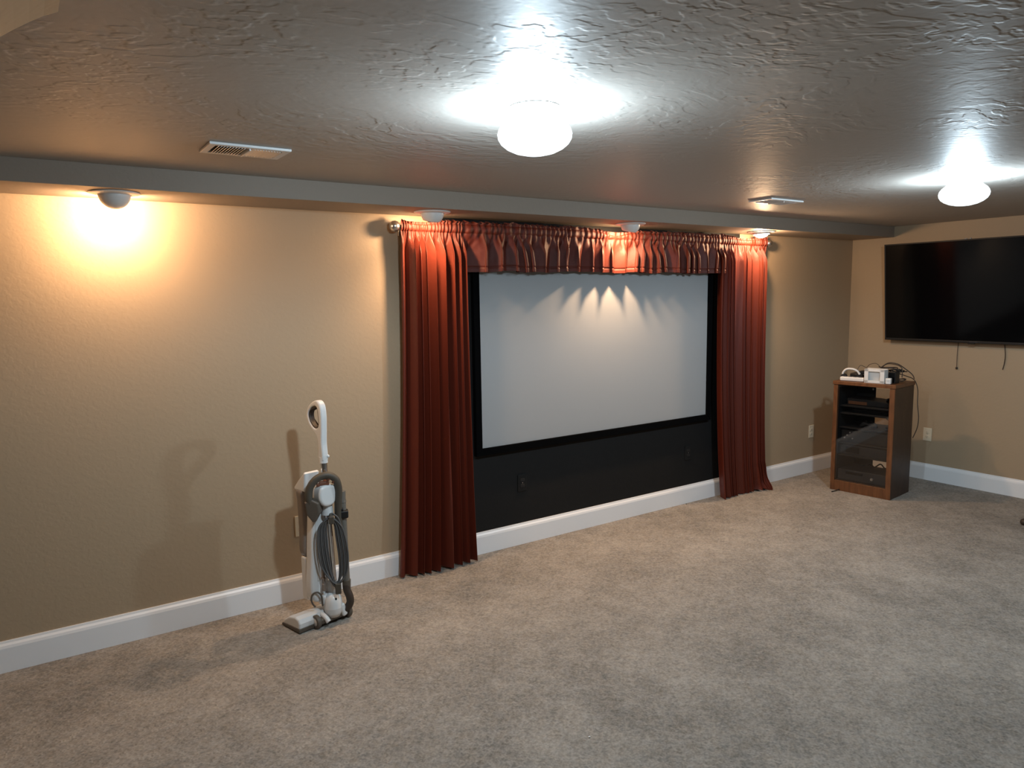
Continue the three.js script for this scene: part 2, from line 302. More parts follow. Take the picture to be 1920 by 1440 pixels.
// ---------------------------------------------------------------- eyeball downlights under the soffit
function eyeball(x, label, tilt, power, beam, out, bare) {
  const t = thing('eyeball_downlight', label, 'downlight', [x, ROOM.soffitY, 0.236], 0, 'eyeball downlights under the soffit');
  part('trim_ring', lathe([[0.066, -0.0005], [0.100, -0.0005], [0.102, -0.003], [0.098, -0.007], [0.070, -0.012], [0.066, -0.010], [0.066, -0.0005]], 64), M.whitePlastic, t);
  // ball cut open towards the aim; aim = straight down turned towards the wall by tilt; the bare one shows its bulb below the rim
  const R = 0.0645, cut = bare ? 1.28 : 0.82, prof = []; for (let k = 0; k <= 20; k++) { const a = lerp(Math.PI, cut, k / 20); prof.push([Math.max(0, R * Math.sin(a)), R * Math.cos(a)]); }
  prof.push([R * Math.sin(cut) - 0.004, R * Math.cos(cut) - 0.002], [R * Math.sin(cut) - 0.006, R * Math.cos(cut) - 0.02], [0, R * Math.cos(cut) - 0.022]);
  const turnG = (g) => { g.rotateX(Math.PI); g.rotateX(tilt); g.translate(0, -0.006, 0); return g; };
  part('eyeball', turnG(lathe(prof, 48)), M.whitePlastic, t);
  const face = bare ? [[0, 0.043], [0.022, 0.041], [0.040, 0.034], [0.050, 0.022], [0.052, 0.010]] : [[0, 0.036], [0.024, 0.034], [0.036, 0.029], [0.0385, 0.024]];
  part('bulb_face', turnG(lathe(face, 40)), M.bulbFace, t, 'glowing bulb face');
  const aim = new THREE.Vector3(0, -Math.cos(tilt), -Math.sin(tilt));
  const l = new THREE.PointLight(SPOT_COLOR, power, 0, 2); l.name = 'downlight_glow'; l.position.copy(aim.clone().multiplyScalar(out)); l.position.y -= 0.006; l.shadow.radius = 1.3; t.add(l); // the ball behind it keeps it from shining backwards
  const b = new THREE.SpotLight(SPOT_COLOR, beam, 0, 1.05, 1, 2); b.name = 'downlight_glow'; b.position.copy(l.position); b.shadow.radius = 1.3; b.target = new THREE.Object3D(); b.target.name = 'aim';
  b.target.position.set(0, -1, -Math.tan(Math.max(0, tilt - 0.25)) * 0.8); t.add(b); t.add(b.target);
}
eyeball(-6.087, 'white eyeball downlight lighting the bare tan wall left of the vacuum cleaner', 0.98, SPOT_POWER * 1.15, 0.6, 0.052);
eyeball(-4.536, 'white eyeball downlight shining on the top of the left red curtain', 0.30, SPOT_POWER * 0.78, SPOT_BEAM * 0.7, 0.035);
eyeball(-3.044, 'white eyeball downlight shining on the red valance above the screen centre', 0.28, SPOT_POWER, SPOT_BEAM, 0.035);
eyeball(-1.662, 'white eyeball downlight glowing above the right red curtain', -0.06, SPOT_POWER, SPOT_BEAM * 0.7, 0.034, true);

// ---------------------------------------------------------------- ceiling vents
function vent(x, z, w, d, label) {
  const t = thing('ceiling_vent', label, 'vent', [x, ROOM.H, z], 0, 'ceiling air vents');
  const s = poly([[-w / 2, -d / 2], [w / 2, -d / 2], [w / 2, d / 2], [-w / 2, d / 2]]); s.holes.push(poly([[-w / 2 + 0.026, -d / 2 + 0.026], [-w / 2 + 0.026, d / 2 - 0.026], [w / 2 - 0.026, d / 2 - 0.026], [w / 2 - 0.026, -d / 2 + 0.026]]));
  const f = extrude(s, 0.010, 0.003, 2); f.rotateX(Math.PI / 2); f.translate(0, -0.0056, 0); part('frame', f, M.whitePlastic, t);
  part('duct_plate', rbox(w - 0.052, 0.002, d - 0.052, 0.0008, 0, -0.0016, 0), M.darkBrown, t);
  const n = 10, half = w / 2 - 0.030;
  part('divider', rbox(0.006, 0.014, d - 0.05, 0.001, 0, -0.010, 0), M.whitePlastic, t);
  for (const side of [-1, 1]) for (let k = 0; k < n; k++) {
    const g = rbox(0.0105, 0.0020, d - 0.053, 0.0006); g.rotateZ(-side * 0.72); g.translate(side * (0.012 + (half - 0.014) * (k + 0.4) / n), -0.0095, 0); part('louver', g, M.whitePlastic, t);
  }
}
vent(-5.712, 0.965, 0.292, 0.185, 'white louvred air vent in the ceiling above the left eyeball downlight');
vent(-2.535, 0.995, 0.320, 0.165, 'white louvred air vent in the ceiling in front of the right red curtain');

// ---------------------------------------------------------------- outlets
function outlet(pos, turn, mat, face, label, name = 'wall_outlet') {
  const t = thing(name, label, 'wall outlet', pos, turn);
  part('cover_plate', rbox(0.072, 0.116, 0.006, 0.0028, 0, 0, 0.0035), mat, t);
  for (const s of [-1, 1]) {
    const sh = new THREE.Shape(); sh.absarc(0, 0, 0.0172, -0.62, 0.62); sh.absarc(0, 0, 0.0172, Math.PI - 0.62, Math.PI + 0.62); sh.closePath();
    const g = extrude(sh, 0.004, 0.001, 1); g.translate(0, s * 0.0195, 0.0072); const k = part('socket', g, face, t);
    part('slot', rbox(0.002, 0.009, 0.0016, 0.0005, -0.0063, s * 0.0195 + 0.003, 0.0094, 1), M.black, k); part('slot', rbox(0.002, 0.007, 0.0016, 0.0005, 0.0063, s * 0.0195 + 0.003, 0.0094, 1), M.black, k);
    const e = cyl(0.0024, 0.0024, 0.0016, 0, 0, 0, 12); e.rotateX(Math.PI / 2); e.translate(0, s * 0.0195 - 0.0085, 0.0094); part('slot', e, M.black, k);
  }
  const sc = cyl(0.003, 0.003, 0.0015, 0, 0, 0, 12); sc.rotateX(Math.PI / 2); sc.translate(0, 0, 0.0071); part('screw', sc, M.steel, t);
}
outlet([-5.278, 0.414, 0], 0, M.cream, M.cream, 'cream wall outlet half hidden behind the vacuum cleaner');
outlet([-0.555, 0.382, 0], 0, M.cream, M.cream, 'cream wall outlet between the right curtain and the wooden cabinet');
outlet([0, 0.402, 0.762], -Math.PI / 2, M.cream, M.cream, 'cream wall outlet on the television wall just right of the cabinet');
outlet([-3.792, 0.418, 0], 0, M.wallDark, M.black, 'black wall outlet below the left part of the projection screen');
outlet([-2.192, 0.404, 0], 0, M.wallDark, M.black, 'black wall outlet below the right end of the projection screen');

// ---------------------------------------------------------------- television
{
  const W = 1.455, Ht = 0.838, D = 0.045;
  const t = thing('television', 'large black flat screen television mounted high on the right wall', 'television', [0, 1.227, 0.392 + W / 2], -Math.PI / 2); // local z points to -x of the room
  t.rotation.order = 'YXZ'; t.rotation.x = 0.10; // tipped down a little on its mount
  const upright = (g) => { g.rotateX(-0.10); return g; };
  part('wall_mount', [upright(rbox(0.5, 0.30, 0.006, 0.002, 0, Ht / 2, 0.0035)), upright(rbox(0.04, 0.30, 0.06, 0.003, -0.18, Ht / 2, 0.034)), upright(rbox(0.04, 0.30, 0.06, 0.003, 0.18, Ht / 2, 0.034))], M.black, t);
  part('back_shell', [rbox(W - 0.02, Ht - 0.02, 0.022, 0.006, 0, Ht / 2, 0.062), rbox(W * 0.72, Ht * 0.6, 0.028, 0.010, 0, Ht * 0.42, 0.048)], M.blackPlastic, t);
  const b = 0.011, s = poly([[-W / 2, 0], [W / 2, 0], [W / 2, Ht], [-W / 2, Ht]]); s.holes.push(poly([[-W / 2 + b, b * 1.7], [-W / 2 + b, Ht - b], [W / 2 - b, Ht - b], [W / 2 - b, b * 1.7]]));
  const bz = extrude(s, 0.018, 0.003, 2); bz.translate(0, 0, 0.080); part('bezel', bz, M.blackPlastic, t);
  part('screen', rbox(W - 2 * b + 0.004, Ht - 2.7 * b + 0.004, 0.010, 0.001, 0, Ht / 2 + 0.35 * b, 0.080), M.tvGlass, t);
  part('logo', rbox(0.060, 0.0075, 0.0016, 0.0006, 0.0, 0.0092, 0.0895), std(0.10, 0.10, 0.11, 0.3, { metalness: 0.8 }), t);
  part('sensor_bump', rbox(0.05, 0.010, 0.014, 0.004, -0.02, -0.004, 0.078), M.blackPlastic, t);
  part('camera_clip', [rbox(0.020, 0.008, 0.012, 0.003, -0.07, Ht + 0.003, 0.080), rbox(0.012, 0.010, 0.012, 0.003, -0.035, Ht + 0.004, 0.080)], std(0.30, 0.30, 0.31, 0.3), t);
}
{
  const c1 = thing('pull_cord', 'thin dark pull cord with a knot at its end hanging below the television', 'cord', [-0.012, 1.0, 0.970]);
  part('string', tube([[-0.004, 0.30, 0.004], [0, 0.22, 0.002], [0.002, 0.1, -0.002], [0, 0.012, 0]], 0.0026, 24, 8), M.darkBrown, c1); part('knot', (() => { const g = new THREE.SphereGeometry(0.0085, 16, 12); g.scale(1, 1.25, 1); return g; })(), M.darkBrown, c1);
  const c2 = thing('pull_cord', 'thin brown pull cord without a knot hanging below the television nearer its middle', 'cord', [-0.012, 1.012, 1.315]);
  part('string', tube([[-0.004, 0.30, -0.002], [0, 0.21, 0.0], [0, 0.11, 0.010], [0.003, 0.055, 0.006], [0, 0.0, -0.002]], 0.0034, 30, 8), M.darkBrown, c2);
}

// ---------------------------------------------------------------- cabinet with its contents
const CAB = { pos: [-0.912, 0, 0.684], turn: 0 };
{ const ux = 0.110, uz = 0.9939; CAB.turn = Math.atan2(-uz, ux); }
const CW = 0.484, CD = 0.37, CH = 0.921; // local: x to the right as seen from the front, z out of the front
{
  const t = thing('media_cabinet', 'brown wooden media cabinet with a smoked glass door in the room corner', 'cabinet', CAB.pos, CAB.turn);
  const th = 0.034, W2 = CW / 2;
  part('side_panel', metric(flat(rbox(th, CH - 0.03, CD, 0.003, -W2 + th / 2, (CH - 0.03) / 2, -CD / 2))), M.wood, t);
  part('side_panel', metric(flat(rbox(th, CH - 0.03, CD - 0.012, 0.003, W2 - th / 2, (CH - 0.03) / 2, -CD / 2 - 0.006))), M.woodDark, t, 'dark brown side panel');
  part('front_stile', metric(flat(rbox(th + 0.006, CH - 0.03, 0.012, 0.002, W2 - th / 2 - 0.003, (CH - 0.03) / 2, -0.006))), M.wood, t);
  part('top_panel', metric(flat(rbox(CW + 0.012, 0.030, CD + 0.012, 0.004, 0, CH - 0.015, -CD / 2))), M.wood, t);
  part('plinth', metric(flat(rbox(CW - 2 * th, 0.085, 0.020, 0.002, 0, 0.0425, -0.012))), M.wood, t);
  part('bottom_panel', metric(flat(rbox(CW - 2 * th, 0.018, CD - 0.03, 0.002, 0, 0.081, -CD / 2 - 0.008))), M.woodDark, t);
  for (const y of [0.298, 0.400, 0.530, 0.650, 0.712]) part('shelf', rbox(CW - 2 * th - 0.004, 0.014, CD - 0.06, 0.002, 0, y, -CD / 2 - 0.02), M.blackPlastic, t);
  for (const q of [-1, 1]) part('side_lining', rbox(0.002, CH - 0.125, CD - 0.03, 0.0005, q * (W2 - th - 0.0012), 0.0875 + (CH - 0.125) / 2, -CD / 2 - 0.012), M.black, t, 'black inner lining');
  part('back_panel', metric(flat(rbox(0.155, CH - 0.06, 0.006, 0.001, -W2 + th + 0.0775, CH / 2, -CD + 0.005))), M.black, t, 'black partial back panel');
  const door = part('door', rbox(CW - 2 * th - 0.004, CH - 0.125, 0.005, 0.0015, 0, 0.0875 + (CH - 0.125) / 2, -0.007), M.smoked, t, 'smoked glass door');
  const hg = cyl(0.004, 0.004, 0.014, 0, 0, 0, 12); hg.rotateX(Math.PI / 2); hg.translate(W2 - th - 0.025, 0.80, -0.003); part('hinge', hg, M.black, door); part('door_catch', rbox(0.012, 0.016, 0.006, 0.002, 0.075, CH - 0.046, -0.004), M.black, door);
}
const cabM = new THREE.Matrix4().makeRotationY(CAB.turn).setPosition(...CAB.pos);
const inCab = (x, y, z) => { const v = V(x, y, z).applyMatrix4(cabM); return [v.x, v.y, v.z]; };
const cabThing = (name, label, cat, p, turn = 0, group) => thing(name, label, cat, inCab(...p), CAB.turn + turn, group);
{ // inside
  const r = cabThing('receiver', 'wide black receiver with a small silver knob on the bottom of the cabinet', 'receiver', [0.0, 0.0905, -0.175]);
  part('case', rbox(0.385, 0.085, 0.27, 0.004, 0, 0.047, 0), M.blackPlastic, r); part('front_plate', rbox(0.39, 0.088, 0.008, 0.003, 0, 0.047, 0.137), std(0.03, 0.028, 0.029, 0.35), r);
  const k = cyl(0.011, 0.012, 0.014, 0, 0, 0, 24); k.rotateX(Math.PI / 2); k.translate(0.085, 0.045, 0.148); part('knob', k, M.steel, r, 'silver knob');
  part('display', rbox(0.14, 0.020, 0.002, 0.0008, -0.06, 0.066, 0.1415), M.tvGlass, r);
  for (const s of [-1, 1]) part('foot', cyl(0.012, 0.010, 0.005, s * 0.15, 0.0025, 0.09, 16), M.black, r);
  const rc = cabThing('cable', 'black cable lying in waves on top of the receiver in the cabinet', 'cable', [0.06, 0.1805, -0.26]);
  part('wire', tube([[-0.14, 0.006, 0.02], [-0.09, 0.030, 0.0], [-0.05, 0.008, 0.01], [-0.01, 0.036, -0.01], [0.03, 0.010, 0.0], [0.08, 0.020, 0.012], [0.11, 0.006, 0.0]], 0.0055, 80, 8), M.black, rc);
  const td = cabThing('tape_deck', 'dark grey component with a cassette door on the shelf between the receiver and the amplifier', 'tape deck', [0.0, 0.3055, -0.185]);
  part('case', rbox(0.375, 0.076, 0.25, 0.004, 0, 0.039, 0), M.blackPlastic, td); part('front_plate', rbox(0.38, 0.078, 0.008, 0.003, 0, 0.040, 0.127), std(0.016, 0.016, 0.017, 0.45), td); part('cassette_door', rbox(0.11, 0.046, 0.003, 0.002, -0.09, 0.042, 0.132), M.tvGlass, td);
  const a = cabThing('amplifier', 'black amplifier with little glinting knobs on the middle cabinet shelf', 'amplifier', [-0.01, 0.4085, -0.19]);
  part('case', rbox(0.37, 0.098, 0.24, 0.004, 0, 0.050, 0), M.blackPlastic, a); for (let i = 0; i < 4; i++) { const q = cyl(0.006, 0.006, 0.010, 0, 0, 0, 16); q.rotateX(Math.PI / 2); q.translate(-0.155 + 0.022 * i, 0.034 + 0.024 * (i % 3), 0.124); part('knob', q, M.steel, a); }
  const b = cabThing('disc_player', 'slim black disc player with a sloping top on the uppermost cabinet shelf', 'disc player', [0.0, 0.7195, -0.20]);
  part('case', (() => { const g = extrude(poly([[-0.17, 0], [0.17, 0], [0.17, 0.036], [0.02, 0.048], [-0.17, 0.052]]), 0.20, 0.003, 2); g.translate(0, 0.0, 0); return metric(flat(g)); })(), M.blackPlastic, b); part('drawer_front', rbox(0.15, 0.026, 0.003, 0.001, -0.085, 0.018, 0.1015), std(0.16, 0.062, 0.026, 0.4), b);
  const c = cabThing('cable_box', 'small black cable box on the right end of the disc player in the cabinet', 'cable box', [0.160, 0.7597, -0.20]);
  part('case', rbox(0.07, 0.030, 0.13, 0.004, 0, 0.015, 0), M.black, c); part('front_plate', rbox(0.066, 0.024, 0.003, 0.001, 0, 0.015, 0.066), M.tvGlass, c);
  const bk = cabThing('set_top_box', 'flat black set-top box on the narrow cabinet shelf below the disc player', 'set-top box', [0.03, 0.6575, -0.18]);
  part('case', rbox(0.30, 0.028, 0.20, 0.004, 0, 0.0145, 0), M.blackPlastic, bk); part('front_plate', rbox(0.296, 0.024, 0.003, 0.001, 0, 0.0145, 0.101), M.tvGlass, bk);
  const gp = cabThing('game_controller', 'black game controller standing on the shelf above the amplifier in the cabinet', 'game controller', [0.0, 0.5375, -0.13]);
  part('body', extrude(spline([[-0.07, 0.012], [-0.045, 0.044], [0, 0.038], [0.045, 0.044], [0.07, 0.012], [0.058, 0.0], [0.03, 0.014], [-0.03, 0.014], [-0.058, 0.0]]), 0.034, 0.008, 3), M.blackPlastic, gp);
  for (const s of [-1, 1]) part('thumb_stick', [cyl(0.004, 0.004, 0.014, s * 0.022, 0.046, 0.004, 12), cyl(0.008, 0.008, 0.005, s * 0.022, 0.054, 0.004, 16)], M.blackPlastic, gp);
  const cw = cabThing('cable', 'thin dark cable looping below the narrow shelf inside the cabinet', 'cable', [0.09, 0.60, -0.30]);
  part('wire', tube([[-0.03, 0.05, 0], [-0.02, 0.0, 0.005], [0.012, -0.012, 0.0], [0.035, 0.012, 0], [0.045, 0.05, 0.002], [0.052, -0.005, 0.004], [0.05, -0.062, 0.01]], 0.003, 60, 8), M.black, cw);
}
{ // on top
  const y = CH + 0.0005;
  const wb = cabThing('white_box', 'small white open carton on the front edge of the cabinet top', 'box', [0.068, y, -0.060], 0.05);
  const w = 0.150, h = 0.110, d = 0.080;
  part('wall_panel', rbox(w, h, 0.002, 0.0006, 0, h / 2, -d / 2), M.white, wb); part('wall_panel', rbox(0.002, h, d, 0.0006, -w / 2, h / 2, 0), M.white, wb); part('wall_panel', rbox(0.002, h, d, 0.0006, w / 2, h / 2, 0), M.white, wb);
  part('wall_panel', [rbox(w, 0.020, 0.002, 0.0006, 0, 0.011, d / 2), rbox(0.030, h, 0.002, 0.0006, -w / 2 + 0.015, h / 2, d / 2), rbox(0.032, h, 0.002, 0.0006, w / 2 - 0.016, h / 2, d / 2), rbox(w, 0.018, 0.002, 0.0006, 0, h - 0.009, d / 2)], M.white, wb, 'front with a cut-out window');
  part('base', rbox(w, 0.002, d, 0.0006, 0, 0.0012, 0), M.white, wb); part('inner_tray', (() => { const g = rbox(w - 0.01, 0.002, 0.075, 0.0006); g.rotateX(-1.25); g.translate(0, 0.046, 0.010); return g; })(), M.white, wb);
  part('lid_flap', (() => { const g = rbox(w, 0.0015, 0.04, 0.0005); g.rotateX(0.25); g.translate(0, h - 0.002, -0.018); return g; })(), M.white, wb);
  const ad = cabThing('power_adapter', 'small white power adapter beside the carton at the right front corner of the cabinet top', 'power adapter', [0.172, y, -0.045], 0.2);
  part('case', rbox(0.040, 0.046, 0.045, 0.006, 0, 0.023, 0), M.white, ad); part('plug_prong', rbox(0.0015, 0.006, 0.014, 0.0005, -0.006, 0.03, 0.028, 1), M.steel, ad); part('plug_prong', rbox(0.0015, 0.006, 0.014, 0.0005, 0.006, 0.03, 0.028, 1), M.steel, ad);
  const bb = cabThing('black_box', 'upright black device box behind the white carton on the cabinet top', 'device', [0.175, y, -0.135], -0.1);
  part('case', rbox(0.055, 0.090, 0.07, 0.005, 0, 0.0455, 0), M.blackPlastic, bb); part('front_plate', rbox(0.048, 0.08, 0.002, 0.001, 0, 0.046, 0.0355), M.tvGlass, bb);
  const ps = cabThing('power_strip', 'white power strip lying at the left front of the cabinet top', 'power strip', [-0.112, y, -0.050], 0.08);
  part('case', rbox(0.19, 0.034, 0.048, 0.010, 0, 0.017, 0), M.white, ps); for (let i = 0; i < 4; i++) part('socket', rbox(0.022, 0.003, 0.026, 0.001, -0.06 + 0.04 * i, 0.0342, 0), std(0.12, 0.14, 0.18, 0.4), ps);
  const hp = cabThing('headphones', 'white headband headphones standing at the left end of the cabinet top', 'headphones', [-0.172, y, -0.108], 0.2);
  part('headband', tube([[-0.035, 0.020, 0], [-0.045, 0.055, 0], [-0.020, 0.088, 0], [0.030, 0.092, 0], [0.062, 0.078, -0.004], [0.082, 0.05, -0.01]], 0.0085, 50, 12), M.white, hp);
  for (const [x, q, zz] of [[-0.036, 0.026, 0.0], [0.082, 0.034, -0.02]]) { const g = cyl(0.024, 0.026, 0.022, 0, 0, 0, 28); g.rotateX(Math.PI / 2); g.translate(x, q, zz); part('ear_cup', g, M.black, hp); }
  const rm = cabThing('black_tray', 'long flat black device lying across the cabinet top behind the power strip', 'device', [-0.075, y, -0.245], 0.05);
  part('case', rbox(0.25, 0.05, 0.11, 0.010, 0, 0.0255, 0), M.blackPlastic, rm); part('lid', rbox(0.18, 0.020, 0.085, 0.006, 0.03, 0.060, 0), M.black, rm);
  const cb = cabThing('cable_pile', 'tangled pile of dark cables heaped at the right back of the cabinet top', 'cables', [0.125, y, -0.265]);
  cb.userData.kind = 'stuff';
  for (let i = 0; i < 7; i++) { const pts = []; const cx = rr(-0.05, 0.03), cz = rr(-0.03, 0.05), r = rr(0.035, 0.07), y0 = 0.012 + 0.015 * i; for (let k = 0; k < 12; k++) { const a = k / 12 * 2 * Math.PI * 1.5 + i; pts.push([cx + r * Math.cos(a) * rr(0.8, 1.2), y0 + rr(-0.006, 0.016), cz + r * 0.8 * Math.sin(a)]); } part('wire', tube(pts, 0.0038, 90, 7), i % 3 ? M.black : M.darkBrown, cb); }
  part('wire', tube([[-0.08, 0.11, 0.07], [-0.03, 0.15, 0.05], [0.03, 0.145, 0.03], [0.09, 0.10, 0.0], [0.13, 0.06, -0.02], [0.15, 0.03, -0.01]], 0.004, 60, 8), M.darkBrown, cb);
  part('wire', tube([[-0.10, 0.09, 0.03], [-0.06, 0.135, 0.02], [0.0, 0.14, 0.02], [0.07, 0.115, 0.04], [0.08, 0.04, 0.05]], 0.0035, 60, 8), M.darkBrown, cb);
  const lw = cabThing('cable', 'thin dark cable arching above the headphones on the cabinet top', 'cable', [-0.05, y, -0.20]);
  part('wire', tube([[-0.08, 0.06, 0.05], [-0.06, 0.12, 0.02], [-0.02, 0.105, 0], [0.005, 0.13, 0], [0.045, 0.142, -0.01], [0.085, 0.125, 0.01], [0.11, 0.09, 0.03]], 0.0022, 70, 7), M.darkBrown, lw);
  const hc = cabThing('cable', 'dark cable hanging in a long loop down the right side of the cabinet', 'cable', [CW / 2, y, -0.30]);
  part('wire', tube([[-0.11, 0.075, 0.06], [-0.04, 0.045, 0.0], [0.0, 0.012, -0.06], [0.022, -0.06, -0.082], [0.030, -0.18, -0.075], [0.046, -0.30, -0.068], [0.038, -0.38, -0.072], [0.004, -0.47, -0.085]], 0.0034, 90, 8), M.darkBrown, hc);
  const dk = cabThing('remote_control', 'small black remote control lying at the right end of the shelf above the amplifier', 'remote control', [0.155, 0.5375, -0.13], 0.4);
  part('case', rbox(0.05, 0.016, 0.10, 0.005, 0, 0.008, 0), M.black, dk); for (let i = 0; i < 3; i++) part('button', cyl(0.004, 0.004, 0.002, 0, 0.0168, -0.03 + 0.02 * i, 12), M.cord, dk);
}
{ // a wire end poking out under the cabinet front
  const t = cabThing('wire_end', 'short dark wire end poking out on the carpet under the cabinet front', 'wire', [-0.165, 0, 0.012]);
  part('wire', tube([[0.0, 0.006, -0.03], [0.004, 0.012, 0.0], [-0.004, 0.008, 0.03], [-0.018, 0.0045, 0.075]], 0.0042, 30, 8), M.black, t);
}

// ---------------------------------------------------------------- upright vacuum cleaner
{
  const t = thing('vacuum_cleaner', 'white and brown upright vacuum cleaner standing in front of the tan wall', 'vacuum cleaner', [-5.30, 0, 0.36], THREE.MathUtils.degToRad(-18.4));
  // the machine's own axes inside the group: right a, up, backwards c
  const B = new THREE.Matrix4().makeBasis(V(0.848, 0, -0.530), V(0, 1, 0), V(0.530, 0, 0.848));
  const own = (g, x = 0, y = 0, z = 0) => { g.applyMatrix4(B); g.translate(x, y, z); return g; };
  const side = (g) => { g.rotateY(Math.PI / 2); return g; }; // profile drawn as (forward, up), extruded along the machine's right
  // handle: a stick with a closed loop reaching forwards
  const outer = spline([[-0.016, 0.845], [-0.016, 0.94], [-0.022, 1.02], [-0.024, 1.08], [-0.014, 1.13], [0.012, 1.150], [0.055, 1.140], [0.098, 1.108], [0.112, 1.070], [0.098, 1.025], [0.058, 0.992], [0.026, 0.965], [0.018, 0.92], [0.018, 0.845]]);
  const innerPts = [[0.010, 1.02], [0.006, 1.08], [0.018, 1.118], [0.050, 1.116], [0.084, 1.092], [0.092, 1.068], [0.078, 1.034], [0.040, 1.008]];
  outer.holes.push(new THREE.Path(spline(innerPts).getPoints().reverse()));
  part('handle', own(side(extrude(outer, 0.036, 0.008, 4)), 0.038, 0, 0.0), M.whitePlastic, t);
  const grip = spline(innerPts); const gi = innerPts.map(([a, b]) => [0.047 + (a - 0.047) * 0.90, 1.066 + (b - 1.066) * 0.93]); grip.holes.push(new THREE.Path(spline(gi).getPoints().reverse()));
  part('grip_lining', own(side(extrude(grip, 0.030, 0.002, 1)), 0.038, 0, 0.0), M.darkBrown, t, 'brown inner lining of the handle loop');
  const kb = new THREE.SphereGeometry(0.0085, 16, 12); kb.translate(0.060, 0.868, 0.008); part('release_button', kb, M.whitePlastic, t);
  part('handle_collar', cyl(0.0205, 0.0215, 0.03, 0.038, 0.850, 0.0, 28), M.whitePlastic, t);
  part('handle_tube', tube([[0.038, 0.86, 0], [0.042, 0.72, 0.002], [0.050, 0.50, 0.006], [0.062, 0.16, 0.010]], 0.0155, 40, 20), M.chrome, t, 'chrome tube');
  // socket housing at the top of the body
  const hs = spline([[-0.046, 0.715], [-0.050, 0.66], [-0.030, 0.628], [0.0, 0.620], [0.032, 0.630], [0.048, 0.665], [0.047, 0.715], [0.030, 0.728], [-0.030, 0.728]]);
  part('handle_socket', own(extrude(hs, 0.075, 0.014, 4), 0.036, 0, 0.02), M.whitePlastic, t);
  part('socket_neck', [cyl(0.025, 0.030, 0.06, 0.045, 0.60, 0.008, 28)], M.whitePlastic, t);
  part('hose_clip', [tube([[0.050, 0.742, 0.045], [0.058, 0.760, 0.050], [0.072, 0.764, 0.050], [0.082, 0.750, 0.048], [0.076, 0.738, 0.045]], 0.006, 30, 8), rbox(0.05, 0.020, 0.03, 0.006, 0.035, 0.738, 0.035), rbox(0.018, 0.016, 0.02, 0.004, 0.006, 0.732, 0.04)], std(0.18, 0.065, 0.035, 0.5), t, 'reddish brown hose clip');
  // body and the dust compartment in front of it
  const bs = spline([[-0.062, 0.13], [-0.064, 0.36], [-0.050, 0.56], [-0.046, 0.66], [0.0, 0.672], [0.044, 0.655], [0.050, 0.50], [0.046, 0.30], [0.038, 0.13], [0.0, 0.112]]);
  const body = part('body', own(extrude(bs, 0.062, 0.016, 4), -0.002, 0, -0.022), M.whitePlastic, t);
  part('ridge', own(rbox(0.016, 0.45, 0.012, 0.005, 0.018, 0.37, 0.030), -0.002, 0, -0.022), M.white, body);
  part('ridge', own(rbox(0.020, 0.34, 0.010, 0.004, -0.030, 0.40, 0.030), -0.002, 0, -0.022), M.white, body);
  const dc = spline([[-0.036, 0.352], [-0.041, 0.50], [-0.044, 0.64], [-0.044, 0.694], [0.0, 0.70], [0.044, 0.694], [0.044, 0.64], [0.041, 0.50], [0.034, 0.352], [0.0, 0.346]]);
  part('dust_cover', own(extrude(dc, 0.062, 0.016, 4), -0.053, 0, -0.058), M.cover, t, 'smoky grey-brown dust cover');
  const cap = poly([[-0.045, 0.690], [0.052, 0.690], [0.050, 0.705], [0.012, 0.742], [-0.046, 0.792], [-0.056, 0.786], [-0.050, 0.735]]);
  part('top_cap', own(side(extrude(cap, 0.086, 0.008, 3)), -0.050, 0, -0.056), M.whitePlastic, t);
  part('lower_bin', own(rbox(0.084, 0.235, 0.055, 0.014, 0, 0.232, 0), -0.050, 0, -0.056), M.whitePlastic, t);
  // hose over the top, its connector, the wand at the right
  part('hose', tube([[-0.032, 0.630, 0.055], [-0.041, 0.680, 0.055], [-0.030, 0.732, 0.052], [0.004, 0.768, 0.048], [0.052, 0.779, 0.044], [0.090, 0.756, 0.038], [0.104, 0.705, 0.030], [0.101, 0.650, 0.024], [0.098, 0.590, 0.018], [0.100, 0.45, 0.012]], 0.0185, 110, 18), M.hose, t, 'brown hose arching over the top');
  const hex = poly([[-0.042, 0.655], [-0.004, 0.668], [0.030, 0.650], [0.034, 0.600], [0.010, 0.556], [-0.006, 0.552], [-0.034, 0.592]]);
  part('hose_connector', (() => { const g = extrude(hex, 0.055, 0.010, 3); g.rotateY(-0.25); g.translate(-0.018, 0, 0.050); return g; })(), M.greyBrown, t, 'brown hose connector');
  part('wand', [tube([[0.121, 0.635, -0.006], [0.122, 0.40, -0.004], [0.124, 0.17, 0.0]], 0.0185, 30, 22), cyl(0.023, 0.021, 0.05, 0.117, 0.655, -0.006, 24), cyl(0.0185, 0.021, 0.012, 0.121, 0.628, -0.006, 24)], M.wand, t, 'grey-brown cleaning wand');
  part('wand_end', cyl(0.022, 0.020, 0.05, 0.124, 0.185, 0, 24), M.greyBrown, t);
  part('wand_clip', [rbox(0.052, 0.040, 0.048, 0.008, 0.122, 0.563, 0.004), rbox(0.040, 0.014, 0.034, 0.004, 0.104, 0.590, 0.012)], M.blackPlastic, t, 'black wand clip');
